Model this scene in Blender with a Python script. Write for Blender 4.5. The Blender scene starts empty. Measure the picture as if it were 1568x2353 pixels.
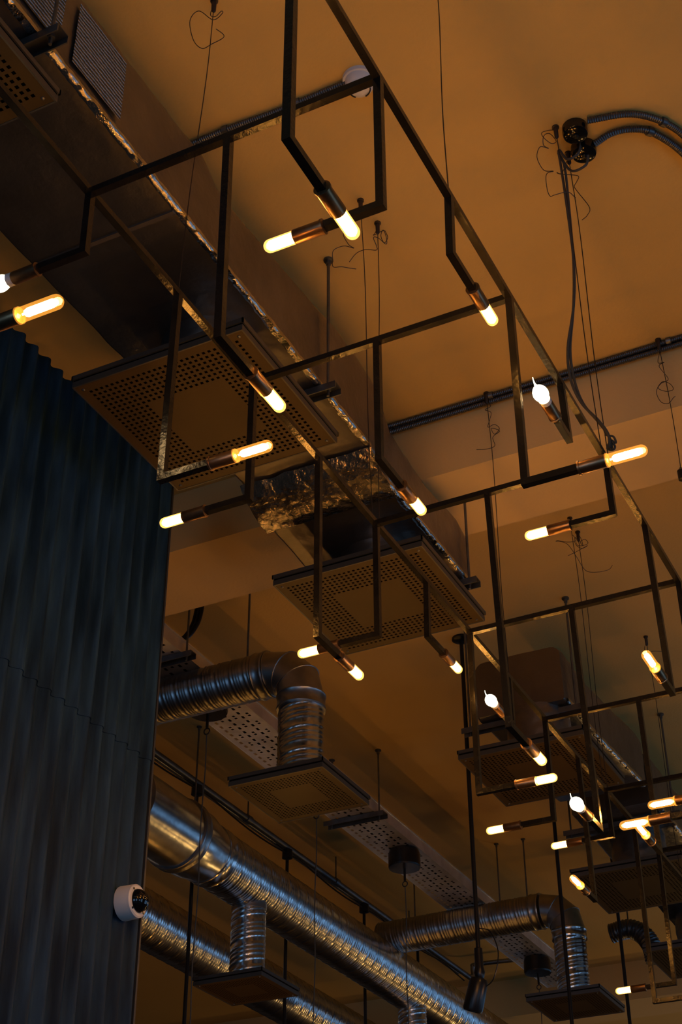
import bpy, bmesh, math, random
from mathutils import Matrix, Vector, noise

S = bpy.context.scene
COL = S.collection
random.seed(7)

# ------------------------------------------------------------------ camera
F_PX = 3430.0
CAMZ = 1.5
yaw, pitch, roll = math.radians(-26.46), math.radians(34.37), math.radians(-0.19)
fwd = Vector((math.sin(yaw)*math.cos(pitch), math.cos(yaw)*math.cos(pitch), math.sin(pitch)))
r0 = Vector((math.cos(yaw), -math.sin(yaw), 0.0))
u0 = r0.cross(fwd)
rgt = r0*math.cos(roll) + u0*math.sin(roll)
upv = u0*math.cos(roll) - r0*math.sin(roll)
cd = bpy.data.cameras.new('camera')
cam = bpy.data.objects.new('camera', cd)
COL.objects.link(cam)
cd.sensor_fit = 'VERTICAL'
cd.sensor_height = 36.0
cd.lens = F_PX*36.0/2353.0
cd.clip_start = 0.05
cam.matrix_world = Matrix(((rgt.x, upv.x, -fwd.x, 0), (rgt.y, upv.y, -fwd.y, 0), (rgt.z, upv.z, -fwd.z, CAMZ), (0, 0, 0, 1)))
S.camera = cam

# ------------------------------------------------------------------ light and exposure
S.view_settings.view_transform = 'Standard'
S.view_settings.look = 'None'
S.view_settings.exposure = 0.0
S.view_settings.gamma = 1.0
S.view_settings.use_curve_mapping = False
S.cycles.use_light_tree = True
S.cycles.sample_clamp_indirect = 4.0
S.cycles.max_bounces = 8
S.cycles.use_denoising = True
BULB_E = 200.0                      # radiance of the glowing cores (red channel)
WARM = (1.0, 0.42, 0.075)
LED = (1.0, 0.62, 0.26)
WINDOW_E = 2.2                      # daylight in the window panes
DAY = (0.29, 0.58, 1.0)
PENDANT_E = 62.0                   # the pendant globes that hang below the frame

# warm lamps of the far end of the room, below and to the right of the frame
for i, (x, y, z) in enumerate([(-0.6, 10.2, 1.0), (0.6, 11.2, 1.2), (-1.9, 11.6, 0.9)]):
    ld = bpy.data.lights.new('bar_lamp', 'POINT'); ld.energy = 24; ld.color = (1.0, 0.55, 0.16); ld.shadow_soft_size = 0.16
    lo = bpy.data.objects.new('bar_lamp', ld); lo.location = (x, y, z); COL.objects.link(lo)

w = bpy.data.worlds.new('world'); S.world = w
w.use_nodes = True
w.node_tree.nodes['Background'].inputs[0].default_value = (0.35, 0.55, 1.0, 1)
w.node_tree.nodes['Background'].inputs[1].default_value = 0.15


# ------------------------------------------------------------------ materials
def mat(name, base, rough=0.5, metal=0.0, var=0.0, vscale=8.0, bump=0.0, bscale=40.0, base2=None, spec=0.5, stretch=None, detail=4.0):
    m = bpy.data.materials.new(name); m.use_nodes = True
    nt = m.node_tree; b = nt.nodes['Principled BSDF']
    b.inputs['Base Color'].default_value = (*base, 1)
    b.inputs['Roughness'].default_value = rough
    b.inputs['Metallic'].default_value = metal
    b.inputs['Specular IOR Level'].default_value = spec
    tc = nt.nodes.new('ShaderNodeTexCoord')
    src = tc.outputs['Object']
    if stretch:
        mp = nt.nodes.new('ShaderNodeMapping'); mp.inputs['Scale'].default_value = stretch
        nt.links.new(src, mp.inputs[0]); src = mp.outputs[0]
    if base2 is not None or var:
        n = nt.nodes.new('ShaderNodeTexNoise'); n.inputs['Scale'].default_value = vscale; n.inputs['Detail'].default_value = detail
        nt.links.new(src, n.inputs['Vector'])
        r = nt.nodes.new('ShaderNodeValToRGB')
        r.color_ramp.elements[0].position = 0.35; r.color_ramp.elements[1].position = 0.68
        b2 = base2 if base2 is not None else tuple(c*(1-var) for c in base)
        r.color_ramp.elements[0].color = (*b2, 1); r.color_ramp.elements[1].color = (*base, 1)
        nt.links.new(n.outputs['Fac'], r.inputs[0]); nt.links.new(r.outputs[0], b.inputs['Base Color'])
    if bump:
        n2 = nt.nodes.new('ShaderNodeTexNoise'); n2.inputs['Scale'].default_value = bscale; n2.inputs['Detail'].default_value = 5
        nt.links.new(src, n2.inputs['Vector'])
        bp = nt.nodes.new('ShaderNodeBump'); bp.inputs['Strength'].default_value = bump; bp.inputs['Distance'].default_value = 0.01
        nt.links.new(n2.outputs['Fac'], bp.inputs['Height']); nt.links.new(bp.outputs[0], b.inputs['Normal'])
    return m


def emis(name, col, e):
    m = bpy.data.materials.new(name); m.use_nodes = True
    nt = m.node_tree; nt.nodes.clear()
    o = nt.nodes.new('ShaderNodeOutputMaterial'); k = nt.nodes.new('ShaderNodeEmission')
    k.inputs[0].default_value = (*col, 1); k.inputs[1].default_value = e
    nt.links.new(k.outputs[0], o.inputs[0])
    return m


def glass_glow(name, tint, glow, amount):
    """thin lamp glass: lets the light through, glows a little with the light scattered in it"""
    m = bpy.data.materials.new(name); m.use_nodes = True
    nt = m.node_tree; nt.nodes.clear()
    o = nt.nodes.new('ShaderNodeOutputMaterial')
    t = nt.nodes.new('ShaderNodeBsdfTransparent'); t.inputs[0].default_value = (*tint, 1)
    g = nt.nodes.new('ShaderNodeBsdfGlossy'); g.inputs['Roughness'].default_value = 0.05
    e = nt.nodes.new('ShaderNodeEmission'); e.inputs[0].default_value = (*glow, 1); e.inputs[1].default_value = amount
    mx = nt.nodes.new('ShaderNodeMixShader'); mx.inputs[0].default_value = 0.06
    a = nt.nodes.new('ShaderNodeAddShader')
    nt.links.new(t.outputs[0], mx.inputs[1]); nt.links.new(g.outputs[0], mx.inputs[2])
    nt.links.new(mx.outputs[0], a.inputs[0]); nt.links.new(e.outputs[0], a.inputs[1])
    nt.links.new(a.outputs[0], o.inputs[0])
    return m


M_ceiling = mat('ceiling_paint', (0.66, 0.43, 0.125), 0.85, base2=(0.60, 0.39, 0.11), vscale=1.1, bump=0.12, bscale=90)
M_beam = mat('beam_paint', (0.66, 0.45, 0.17), 0.85, base2=(0.61, 0.415, 0.155), vscale=1.5, bump=0.1, bscale=90)
M_floor = mat('dark_floor', (0.05, 0.035, 0.025), 0.5)
M_room = mat('dark_wall', (0.055, 0.046, 0.038), 0.8)
M_farwall = mat('dark_panelling', (0.03, 0.032, 0.04), 0.6, var=0.5, vscale=3, stretch=(6, 1, 0.4))
M_corr = mat('corrugated_steel', (0.020, 0.054, 0.098), 0.55, 0.0, base2=(0.0045, 0.016, 0.031), vscale=9, stretch=(1, 3, 0.35), bump=0.15, bscale=60, spec=0.12)
M_blacksteel = mat('black_steel', (0.012, 0.011, 0.0105), 0.2, 0.12, base2=(0.007, 0.0068, 0.0065), vscale=30, bump=0.08, bscale=90, spec=0.32)
M_brass = mat('bronze_socket', (0.34, 0.20, 0.10), 0.34, 0.95, base2=(0.22, 0.13, 0.065), vscale=40, stretch=(1, 1, 1))
M_wire = mat('steel_wire', (0.06, 0.05, 0.045), 0.45, 0.8)
M_cable = mat('grey_cable', (0.055, 0.053, 0.045), 0.55)
M_blackplastic = mat('black_plastic', (0.009, 0.009, 0.010), 0.28, spec=0.3)
M_blackgloss = mat('gloss_black', (0.005, 0.005, 0.005), 0.12)
M_white = mat('white_plastic', (0.62, 0.60, 0.58), 0.45)
M_foil = mat('foil_wrap', (0.21, 0.20, 0.19), 0.33, 0.9, base2=(0.15, 0.143, 0.135), vscale=5, bump=0.35, bscale=22)
M_foilside = mat('foil_tape', (0.66, 0.62, 0.58), 0.22, 1.0, base2=(0.5, 0.47, 0.43), vscale=18, bump=0.9, bscale=30)
M_seam = mat('dark_seam_tape', (0.10, 0.09, 0.08), 0.5, 0.5)
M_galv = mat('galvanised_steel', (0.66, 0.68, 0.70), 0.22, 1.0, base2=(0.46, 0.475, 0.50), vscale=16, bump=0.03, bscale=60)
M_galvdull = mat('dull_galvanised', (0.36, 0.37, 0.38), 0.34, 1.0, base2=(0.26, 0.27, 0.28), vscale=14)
M_zinc = mat('zinc_channel', (0.16, 0.17, 0.18), 0.42, 0.9, var=0.3, vscale=20)
M_tray = mat('tray_zinc', (0.75, 0.73, 0.70), 0.42, 0.9, var=0.25, vscale=9)
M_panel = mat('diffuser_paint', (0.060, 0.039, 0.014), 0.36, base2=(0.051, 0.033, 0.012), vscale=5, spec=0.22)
M_panelrim = mat('diffuser_rim', (0.11, 0.112, 0.11), 0.4, 0.8)
M_hole = mat('dark_plenum', (0.002, 0.002, 0.002), 0.9, spec=0.05)
M_conduit = mat('flexible_conduit', (0.13, 0.13, 0.135), 0.38, 0.9)
M_globe = emis('pendant_globe_glow', WARM, PENDANT_E)
M_core = emis('warm_core', WARM, BULB_E)
M_ledcore = emis('led_core', LED, BULB_E*0.42)
M_glass = glass_glow('frosted_amber_glass', (1.0, 0.95, 0.85), (1.0, 0.52, 0.12), 0.95)
M_clear = glass_glow('clear_amber_glass', (1.0, 0.93, 0.80), (1.0, 0.40, 0.05), 0.42)
M_ledglass = glass_glow('opal_glass', (1.0, 1.0, 0.95), (1.0, 0.95, 0.72), 1.3)
M_pane = emis('window_daylight', DAY, WINDOW_E)
M_pane_side = emis('side_window_daylight', DAY, WINDOW_E*0.85)
M_pane_far = emis('far_window_daylight', DAY, WINDOW_E*0.42)
M_frame = mat('window_frame_dark', (0.03, 0.03, 0.03), 0.5)
M_dome = mat('camera_dome', (0.004, 0.004, 0.005), 0.06)


def patch_material():
    m = bpy.data.materials.new('ribbed_foil_patch'); m.use_nodes = True
    nt = m.node_tree; b = nt.nodes['Principled BSDF']
    b.inputs['Metallic'].default_value = 0.9; b.inputs['Roughness'].default_value = 0.4
    tc = nt.nodes.new('ShaderNodeTexCoord'); wv = nt.nodes.new('ShaderNodeTexWave')
    wv.wave_type = 'BANDS'; wv.bands_direction = 'Z'
    wv.inputs['Scale'].default_value = 28; wv.inputs['Distortion'].default_value = 1.6; wv.inputs['Detail'].default_value = 2
    wv.inputs['Detail Scale'].default_value = 6
    nt.links.new(tc.outputs['Object'], wv.inputs[0])
    r = nt.nodes.new('ShaderNodeValToRGB')
    r.color_ramp.elements[0].color = (0.08, 0.075, 0.075, 1); r.color_ramp.elements[1].color = (0.42, 0.42, 0.43, 1)
    r.color_ramp.elements[0].position = 0.35; r.color_ramp.elements[1].position = 0.8
    nt.links.new(wv.outputs[0], r.inputs[0]); nt.links.new(r.outputs[0], b.inputs['Base Color'])
    bp = nt.nodes.new('ShaderNodeBump'); bp.inputs['Strength'].default_value = 0.6; bp.inputs['Distance'].default_value = 0.01
    nt.links.new(wv.outputs[0], bp.inputs['Height']); nt.links.new(bp.outputs[0], b.inputs['Normal'])
    return m


M_patch = patch_material()


# ------------------------------------------------------------------ helpers
def ray(px, py):
    return (rgt*((px-784.0)/F_PX) - upv*((py-1176.5)/F_PX) + fwd)


def at_z(px, py, z):
    d = ray(px, py); t = (z-CAMZ)/d.z
    return Vector((0, 0, CAMZ)) + d*t


def at_y(px, py, y):
    d = ray(px, py); t = y/d.y
    return Vector((0, 0, CAMZ)) + d*t


class MB:
    """collects shapes, then becomes ONE mesh object"""
    def __init__(s): s.v = []; s.f = []

    def add(s, vs, fs):
        o = len(s.v); s.v += [tuple(p) for p in vs]; s.f += [tuple(i+o for i in q) for q in fs]; return s

    def box(s, x0, x1, y0, y1, z0, z1):
        vs = [(x, y, z) for z in (z0, z1) for y in (y0, y1) for x in (x0, x1)]
        return s.add(vs, [(0, 2, 3, 1), (4, 5, 7, 6), (0, 1, 5, 4), (1, 3, 7, 5), (3, 2, 6, 7), (2, 0, 4, 6)])

    def bar(s, a, b, h, axis='auto'):
        """square bar from a to b, sides square to the room's axes"""
        a = Vector(a); b = Vector(b); d = b-a
        k = max(range(3), key=lambda i: abs(d[i]))
        e = [Vector((1, 0, 0)), Vector((0, 1, 0)), Vector((0, 0, 1))]
        p, q = [e[i]*h for i in range(3) if i != k]
        vs = [c+p*i+q*j for c in (a, b) for i, j in ((-1, -1), (1, -1), (1, 1), (-1, 1))]
        return s.add(vs, [(0, 1, 2, 3), (7, 6, 5, 4), (0, 4, 5, 1), (1, 5, 6, 2), (2, 6, 7, 3), (3, 7, 4, 0)])

    def tube(s, path, r, seg=8, cap=True, radf=None):
        path = [Vector(p) for p in path]; n = len(path)
        t = [(path[min(i+1, n-1)]-path[max(i-1, 0)]).normalized() for i in range(n)]
        ref = Vector((0, 0, 1)) if abs(t[0].z) < 0.9 else Vector((1, 0, 0))
        nrm = (ref - t[0]*ref.dot(t[0])).normalized()
        vs = []; L = 0.0
        for i in range(n):
            if i: L += (path[i]-path[i-1]).length
            nrm = (nrm - t[i]*nrm.dot(t[i])).normalized(); bn = t[i].cross(nrm)
            for k in range(seg):
                a = 2*math.pi*k/seg
                rr = r if radf is None else radf(L, k/seg)
                vs.append(path[i] + (nrm*math.cos(a)+bn*math.sin(a))*rr)
        fs = [(i*seg+k, i*seg+(k+1) % seg, (i+1)*seg+(k+1) % seg, (i+1)*seg+k) for i in range(n-1) for k in range(seg)]
        if cap:
            fs.append(tuple(range(seg-1, -1, -1))); fs.append(tuple((n-1)*seg+k for k in range(seg)))
        return s.add(vs, fs)

    def lathe(s, prof, org=(0, 0, 0), ax=(0, 0, 1), seg=16):
        """prof: (distance along ax, radius)"""
        ax = Vector(ax).normalized(); o = Vector(org)
        ref = Vector((0, 0, 1)) if abs(ax.z) < 0.9 else Vector((1, 0, 0))
        p = (ref-ax*ref.dot(ax)).normalized(); q = ax.cross(p)
        vs = []
        for h, r in prof:
            for k in range(seg):
                a = 2*math.pi*k/seg
                vs.append(o+ax*h+(p*math.cos(a)+q*math.sin(a))*max(r, 1e-5))
        n = len(prof)
        fs = [(i*seg+k, i*seg+(k+1) % seg, (i+1)*seg+(k+1) % seg, (i+1)*seg+k) for i in range(n-1) for k in range(seg)]
        fs.append(tuple(range(seg-1, -1, -1))); fs.append(tuple((n-1)*seg+k for k in range(seg)))
        return s.add(vs, fs)

    def build(s, name, m, parent=None, smooth=True, angle=0.7, label=None):
        me = bpy.data.meshes.new(name)
        c = Vector((0, 0, 0))
        lo = Vector([min(p[i] for p in s.v) for i in range(3)]); hi = Vector([max(p[i] for p in s.v) for i in range(3)])
        c = (lo+hi)/2
        me.from_pydata([Vector(p)-c for p in s.v], [], s.f)
        me.validate(); me.update()
        if smooth:
            me.polygons.foreach_set('use_smooth', [True]*len(me.polygons))
            me.set_sharp_from_angle(angle=angle)
        me.materials.append(m)
        o = bpy.data.objects.new(name, me); COL.objects.link(o)
        o.location = c
        if parent is not None:
            o.parent = parent
            o.matrix_parent_inverse = Matrix.Translation(wloc(parent)).inverted()
        if label: o['label'] = label
        return o


def wloc(o):
    """world position of a thing or part (nothing here is rotated)"""
    p = o.location.copy()
    return p


def tag(o, label, cat, group=None, kind=None):
    o['label'] = label; o['category'] = cat
    if group: o['group'] = group
    if kind: o['kind'] = kind
    return o


def thing(name, loc, label, cat, group=None):
    o = bpy.data.objects.new(name, None); COL.objects.link(o)
    o.empty_display_size = 0.05
    o.location = Vector(loc)
    return tag(o, label, cat, group)


def structure(o, label=None, cat='structure'):
    o['kind'] = 'structure'
    o['label'] = label or o.name; o['category'] = cat
    return o


def smooth_path(pts, n=8):
    """Catmull-Rom through the points"""
    P = [Vector(p) for p in pts]; P = [P[0]*2-P[1]] + P + [P[-1]*2-P[-2]]
    out = []
    for i in range(1, len(P)-2):
        for k in range(n):
            t = k/n; a, b, c, d = P[i-1], P[i], P[i+1], P[i+2]
            out.append(0.5*((2*b)+(c-a)*t+(2*a-5*b+4*c-d)*t*t+(3*b-3*c+d-a)*t**3))
    out.append(P[-2]); return out


# ------------------------------------------------------------------ room shell
CE = 4.5
BY0, BY1, BZ = 3.57, 3.93, 4.262
structure(MB().box(-7.2, 4.7, -4.2, 13.2, CE, CE+0.2).build('ceiling', M_ceiling, smooth=False), 'ochre painted flat ceiling', 'ceiling')
structure(MB().box(-7.2, 4.7, -4.2, 13.2, -0.2, 0).build('floor', M_floor, smooth=False), 'dark floor below the frame', 'floor')
structure(MB().box(-7.0, 4.5, BY0, BY1, BZ, CE).build('trim_1', M_beam, smooth=False), 'painted beam crossing the ceiling behind the duct', 'beam')
structure(MB().box(-7.0, 4.5, 9.3, 9.7, BZ, CE).build('trim_2', M_beam, smooth=False), 'far painted beam in shadow', 'beam')
structure(MB().box(-7.2, -7.0, -4.2, 13.0, 0, CE).build('wall_left', M_room, smooth=False), 'dark wall beyond the ducts', 'wall')
# right and rear walls with window openings
def wall_with_openings(name, horiz, a0, a1, ops, c0, c1, z0, z1, label):
    mb = MB()
    def bx(p, q, za, zb):
        if horiz: mb.box(p, q, c0, c1, za, zb)
        else: mb.box(c0, c1, p, q, za, zb)
    cur = a0
    for p, q in ops:
        bx(cur, p, 0, CE); bx(p, q, 0, z0); bx(p, q, z1, CE); cur = q
    bx(cur, a1, 0, CE)
    return structure(mb.build(name, M_room, smooth=False), label, 'wall')


wall_with_openings('wall_right', False, -4.2, 13.0, [(-2.6, -0.6), (0.2, 2.2), (4.0, 6.0), (7.0, 9.0), (10.0, 12.0)], 4.5, 4.7, 0.7, 2.7, 'right wall with daylight windows')
wall_with_openings('wall_rear', True, -7.0, 4.5, [(-5.2, -3.2), (-2.2, -0.2), (0.8, 2.8)], -4.2, -4.0, 0.5, 3.0, 'rear wall with daylight windows')


def window(n, horiz, a0, a1, c, z0, z1, pane=M_pane):
    o = MB()
    f = 0.05
    if horiz:
        for bx in ((a0, a1, z0, z0+f), (a0, a1, z1-f, z1), (a0, a0+f, z0, z1), (a1-f, a1, z0, z1), ((a0+a1)/2-.02, (a0+a1)/2+.02, z0, z1)):
            o.box(bx[0], bx[1], c-.04, c+.04, bx[2], bx[3])
        fr = structure(o.build('window_%d' % n, M_frame, smooth=False), 'window in the rear wall', 'window')
        MB().box(a0, a1, c-.005, c+.005, z0, z1).build('pane', pane, fr, smooth=False)
    else:
        for bx in ((a0, a1, z0, z0+f), (a0, a1, z1-f, z1), (a0, a0+f, z0, z1), (a1-f, a1, z0, z1), ((a0+a1)/2-.02, (a0+a1)/2+.02, z0, z1)):
            o.box(c-.04, c+.04, bx[0], bx[1], bx[2], bx[3])
        fr = structure(o.build('window_%d' % n, M_frame, smooth=False), 'window in the right wall', 'window')
        MB().box(c-.005, c+.005, a0, a1, z0, z1).build('pane', pane, fr, smooth=False)


wall_far = wall_with_openings('wall_far', True, -7.2, 4.7, [(-1.6, 0.7), (1.3, 3.6)], 13.0, 13.2, 2.3, 4.2, 'dark panelled far wall')
wall_far.data.materials[0] = M_farwall
window(1, False, -2.6, -0.6, 4.6, 0.7, 2.7, M_pane_side)
window(2, False, 0.2, 2.2, 4.6, 0.7, 2.7, M_pane_side)
window(6, False, 4.0, 6.0, 4.6, 0.7, 2.7, M_pane_side)
window(7, False, 7.0, 9.0, 4.6, 0.7, 2.7, M_pane_side)
window(8, False, 10.0, 12.0, 4.6, 0.7, 2.7, M_pane_side)
window(9, True, -1.6, 0.7, 13.1, 2.3, 4.2, M_pane_far)
window(10, True, 1.3, 3.6, 13.1, 2.3, 4.2, M_pane_far)
window(3, True, -5.2, -3.2, -4.1, 0.5, 3.0)
window(4, True, -2.2, -0.2, -4.1, 0.5, 3.0)
window(5, True, 0.8, 2.8, -4.1, 0.5, 3.0)

# corrugated partition at the left
WX, WYE, WZT = -2.1, 3.065, 4.132


def corrugated():
    mb = MB(); pitch = 0.0565; amp = 0.009
    y0 = -1.2; n = int((WYE-y0)/pitch*8)
    for zz0, zz1, off in ((0.0, 3.215, 0.0), (3.205, WZT, 0.003)):
        vs = []; fs = []
        zs = [zz0, zz1]
        for z in zs:
            for i in range(n+1):
                y = y0+(WYE-y0)*i/n
                vs.append((WX+off+amp*math.sin(2*math.pi*(WYE-y)/pitch), y, z + (0 if z != zz1 or zz1 != 3.215 else 0.006*noise.noise(Vector((y*9, 0, 0))))))
        m = n+1
        fs = [(i, i+1, m+i+1, m+i) for i in range(n)]
        # thickness: a second skin behind
        k = len(vs)
        vs += [(v[0]-0.004, v[1], v[2]) for v in vs]
        fs += [(k+m+i, k+m+i+1, k+i+1, k+i) for i in range(n)]
        fs += [(m+i, m+i+1, k+m+i+1, k+m+i) for i in range(n)] + [(k+i, k+i+1, i+1, i) for i in range(n)]
        fs += [(n, k+n, k+m+n, m+n), (0, m, k+m, k)]
        mb.add(vs, fs)
    return mb


wp = structure(corrugated().build('wall_partition', M_corr, angle=1.2), 'dark corrugated steel partition wall', 'wall')
MB().box(-2.45, WX-0.012, -1.2, WYE-0.004, 0, WZT-0.03).build('core', M_room, wp, smooth=False)
MB().box(-2.45, WX+0.009, WYE-0.001, WYE+0.006, 0, WZT-0.002).build('edge_trim', M_frame, wp, smooth=False)


# ------------------------------------------------------------------ chandelier
RZ, HB = 3.5, 0.0068
XL, XR, XM = -1.25, -0.675, -0.962
ch = thing('chandelier', (XM, 2.7, RZ), 'long black steel ladder-shaped chandelier hung on wires, with glowing bulbs on bent arms', 'chandelier')
YC = [0.9, 1.5, 2.1, 2.7, 3.287, 3.873, 4.45, 5.04, 5.63]
for x in (XL, XR):
    MB().bar((x, YC[0]-HB, RZ), (x, 6.2, RZ), HB).build('rail', M_blacksteel, ch, smooth=False)
for y in YC:
    MB().bar((XL+HB, y, RZ), (XR-HB, y, RZ), HB).build('crossbar', M_blacksteel, ch, smooth=False)

DIR = {'+x': Vector((1, 0, 0)), '-x': Vector((-1, 0, 0)), '+y': Vector((0, 1, 0)), '-y': Vector((0, -1, 0))}


def capsule(l, r, n=5):
    """profile of a tube closed by a round end, starting at 0"""
    p = [(0, r*0.75), (0.0015, r)]
    p.append((l-r, r))
    for k in range(1, n+1):
        a = math.pi/2*k/n
        p.append((l-r+r*math.sin(a), r*math.cos(a)))
    return p


def lamp(x, y, ln, d, kind, dx=0.0, a0=0.103):
    d3 = DIR[d]; b = Vector((x+dx, y, RZ-ln))
    side = HB
    arm = MB().bar((x, y, RZ-HB), b-Vector((0, 0, side)), side)
    arm.bar(b+d3*side, b+d3*a0, side)
    arm.build('light_arm', M_blacksteel, ch, smooth=False)
    s0 = b+d3*(a0-0.004)
    MB().lathe([(0, 0.0105), (0.0005, 0.0135), (0.004, 0.0135), (0.0045, 0.0122), (0.052, 0.0125), (0.0535, 0.0118), (0.0535, 0.009)], s0, d3, 20).build('socket', M_brass, ch)
    e = s0+d3*0.0525
    if kind in ('tube', 'long'):
        l = 0.056 if kind == 'tube' else 0.074
        r = 0.0112
        g = MB().lathe(capsule(l, r), e, d3, 20).build('bulb', M_glass if kind == 'tube' else M_clear, ch)
        if kind == 'tube':
            MB().lathe(capsule(l-0.010, 0.0088), e+d3*0.004, d3, 12).build('filament', M_core, g)
        else:
            f = MB()
            q = Vector((0, 0, 1)); p = d3.cross(q)
            for k in range(6):
                a = 2*math.pi*k/6
                o = (p*math.cos(a)+q*math.sin(a))*0.0046
                f.tube([e+d3*0.012+o*0.6, e+d3*0.016+o, e+d3*(l-0.016)+o, e+d3*(l-0.010)+o*0.5], 0.0021, 5)
            f.tube([e+d3*0.006, e+d3*(l-0.012)], 0.0016, 5)
            f.build('filament', M_core, g)
            MB().lathe([(0, 0.0128), (0.004, 0.0128), (0.005, 0.0113)], e-d3*0.001, d3, 18).build('glass_collar', M_clear, g)
    else:
        bb = MB().lathe([(0, 0.0105), (0.001, 0.0118), (0.013, 0.0122), (0.0145, 0.0105)], e-d3*0.001, d3, 20)
        prof = []
        L = 0.050 if kind == 'flame' else 0.046
        R = 0.0160
        for k in range(13):
            t = k/12
            if kind == 'flame':
                r = R*(math.sin(math.pi*min(1, (t*0.92+0.13)))**0.75) if t < 0.94 else R*0.16
                r = max(r, R*0.17)
            else:
                r = R*max(0.03, math.sin(math.pi*(t*0.86+0.14))**0.6)
            prof.append((t*L, r))
        gm = MB().lathe(prof, e+d3*0.012, d3, 20)
        up = Vector((0, 0, 1))
        if kind == 'flame':
            tip = e+d3*(0.012+L)
            pts = [tip-d3*0.004, tip+d3*0.005+up*0.001, tip+d3*0.011+up*0.005, tip+d3*0.013+up*0.010]
            gm.tube(pts, 0.002, 8, radf=lambda LL, k: max(0.0010, 0.0026-LL*0.10))
        g = gm.build('bulb', M_ledglass, ch, label='white flame-tip bulb' if kind == 'flame' else 'white opal bulb')
        MB().lathe([(h, max(0.001, r-0.0022)) for h, r in prof[1:-1]], e+d3*0.012, d3, 12).build('filament', M_ledcore, g)
        bb.build('bulb_base', M_white, g, label='white plastic bulb base')


LAMPS = [
    (XR, 1.2, .45, '+y', 'tube'), (XR, 1.5, .30, '-x', 'tube'), (XM, 1.5, .456, '+y', 'tube', .004),
    (XL, 1.5, .147, '-x', 'led', .003), (XL, 1.2, .597, '+x', 'long'),
    (XR, 1.8, .140, '+y', 'tube', -.003), (XL, 1.8, .442, '+x', 'long', -.004), (XR, 2.1, .447, '+x', 'long'),
    (XL, 2.1, .299, '-x', 'tube'), (XM, 2.1, .297, '+y', 'tube'), (XR, 2.4, .146, '-y', 'flame', .004, .085),
    (XL, 2.4, .460, '+y', 'tube'), (XR, 2.7, .148, '-x', 'tube', .002), (XL, 2.7, .306, '-x', 'tube'),
    (XM, 2.7, .601, '+y', 'tube', .0118), (XL, 3.0, .156, '+y', 'tube', -.003), (XR, 3.0, .451, '-y', 'long', .007, .08),
    (XL, 3.287, .463, '+x', 'tube'), (XM, 3.287, .616, '-y', 'flame', .0125, .085), (XR, 3.287, .619, '-x', 'long'),
    (XL, 3.58, .145, '-y', 'flame', 0, .082), (XR, 3.58, .455, '-x', 'long'), (XL, 3.873, .314, '-x', 'tube'),
    (XM, 3.873, .464, '-y', 'long', .005, .08), (XL, 4.17, .458, '-y', 'long', .008, .08), (XL, 4.45, .156, '-x', 'tube', .004),
    (XL, 4.745, .606, '+x', 'tube'), (XL, 5.04, .468, '-x', 'tube', -.003),
]
for a in LAMPS: lamp(*a)


# ------------------------------------------------------------------ suspension wires
def wire(top, bot, label, tail=None, grip=True):
    top = Vector(top); bot = Vector(bot)
    t = thing('suspension_wire', top, label, 'wire', 'chandelier suspension wires')
    m1 = top.lerp(bot, 0.3)+Vector((0.003, 0.002, 0)); m2 = top.lerp(bot, 0.7)+Vector((-0.002, 0, 0))
    MB().tube(smooth_path([top-Vector((0, 0, 0.03)), m1, m2, bot], 6), 0.0012, 5).build('wire_strand', M_wire, t)
    MB().lathe([(0, 0.0095), (0.004, 0.0095), (0.005, 0.0062), (0.038, 0.0055), (0.044, 0.002)], top, (0, 0, -1), 12).build('ceiling_anchor', M_wire, t)
    if tail:
        MB().tube(smooth_path([top+Vector(p) for p in tail], 7), 0.0010, 5).build('slack_tail', M_wire, t)
    return t


def pix_tail(px0, pts, depth):
    """slack wire given as offsets seen in the photo, turned into metres in a plane facing the room"""
    k = depth/F_PX
    out = []
    for i, (x, y) in enumerate(pts):
        dx, dy = (x-px0[0])*k, (y-px0[1])*k
        out.append(rgt*dx - Vector((0, 0, 1))*dy*1.15 + Vector((0, 1, 0))*0.01*math.sin(i*1.7))
    return out


def anchor(px, py): return at_z(px, py, CE)


wire((-1.262, 1.87, CE), (XL, 1.8, RZ+HB), 'nearest wire to the left rail, with a big loop of slack against the upper ceiling',
     pix_tail((482, -45), [(482, -38), (470, -10), (489, 8), (505, -2), (500, -10), (478, 8), (452, -5), (433, 25), (436, 70), (460, 100), (488, 100), (507, 75), (503, 52), (491, 45)], 3.5))
wire((-0.745, 1.985, CE), (XR, 1.8, RZ+HB), 'long wire running out of the top of the photo to the right rail',
     pix_tail((993, -90), [(993, -82), (960, -60), (930, -30), (912, -10), (896, 8), (894, 22), (897, 36)], 3.4))
wire(anchor(829, 460), (XL-.004, 2.69, RZ+HB), 'left wire of the pair above the middle of the left rail',
     pix_tail((829, 460), [(829, 470), (800, 520), (792, 545), (790, 570), (797, 588), (808, 596), (790, 600), (765, 612), (757, 628), (760, 652), (785, 661), (800, 659), (812, 654)], 3.8))
wire(anchor(868, 512), (XL+.004, 2.71, RZ+HB), 'right wire of that left-rail pair, with a tight tangle of slack',
     pix_tail((868, 512), [(868, 525), (858, 535), (858, 550), (867, 552), (873, 535), (882, 530), (891, 548), (894, 560), (880, 565), (874, 548), (885, 540), (889, 556), (884, 568), (870, 558), (861, 562), (863, 578), (860, 586), (840, 594), (818, 606), (795, 621)], 3.9))
wire(anchor(1277, 292), (XR-.004, 2.69, RZ+HB), 'wire beside the twin black boxes whose slack curls in wide loops to the left',
     pix_tail((1277, 292), [(1277, 300), (1258, 294), (1246, 310), (1250, 328), (1262, 334), (1273, 326), (1264, 316), (1250, 322), (1244, 336), (1255, 349), (1240, 355), (1229, 378), (1238, 404), (1261, 415), (1247, 430), (1242, 460), (1246, 475), (1258, 482), (1288, 475), (1300, 480)], 4.0))
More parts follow.
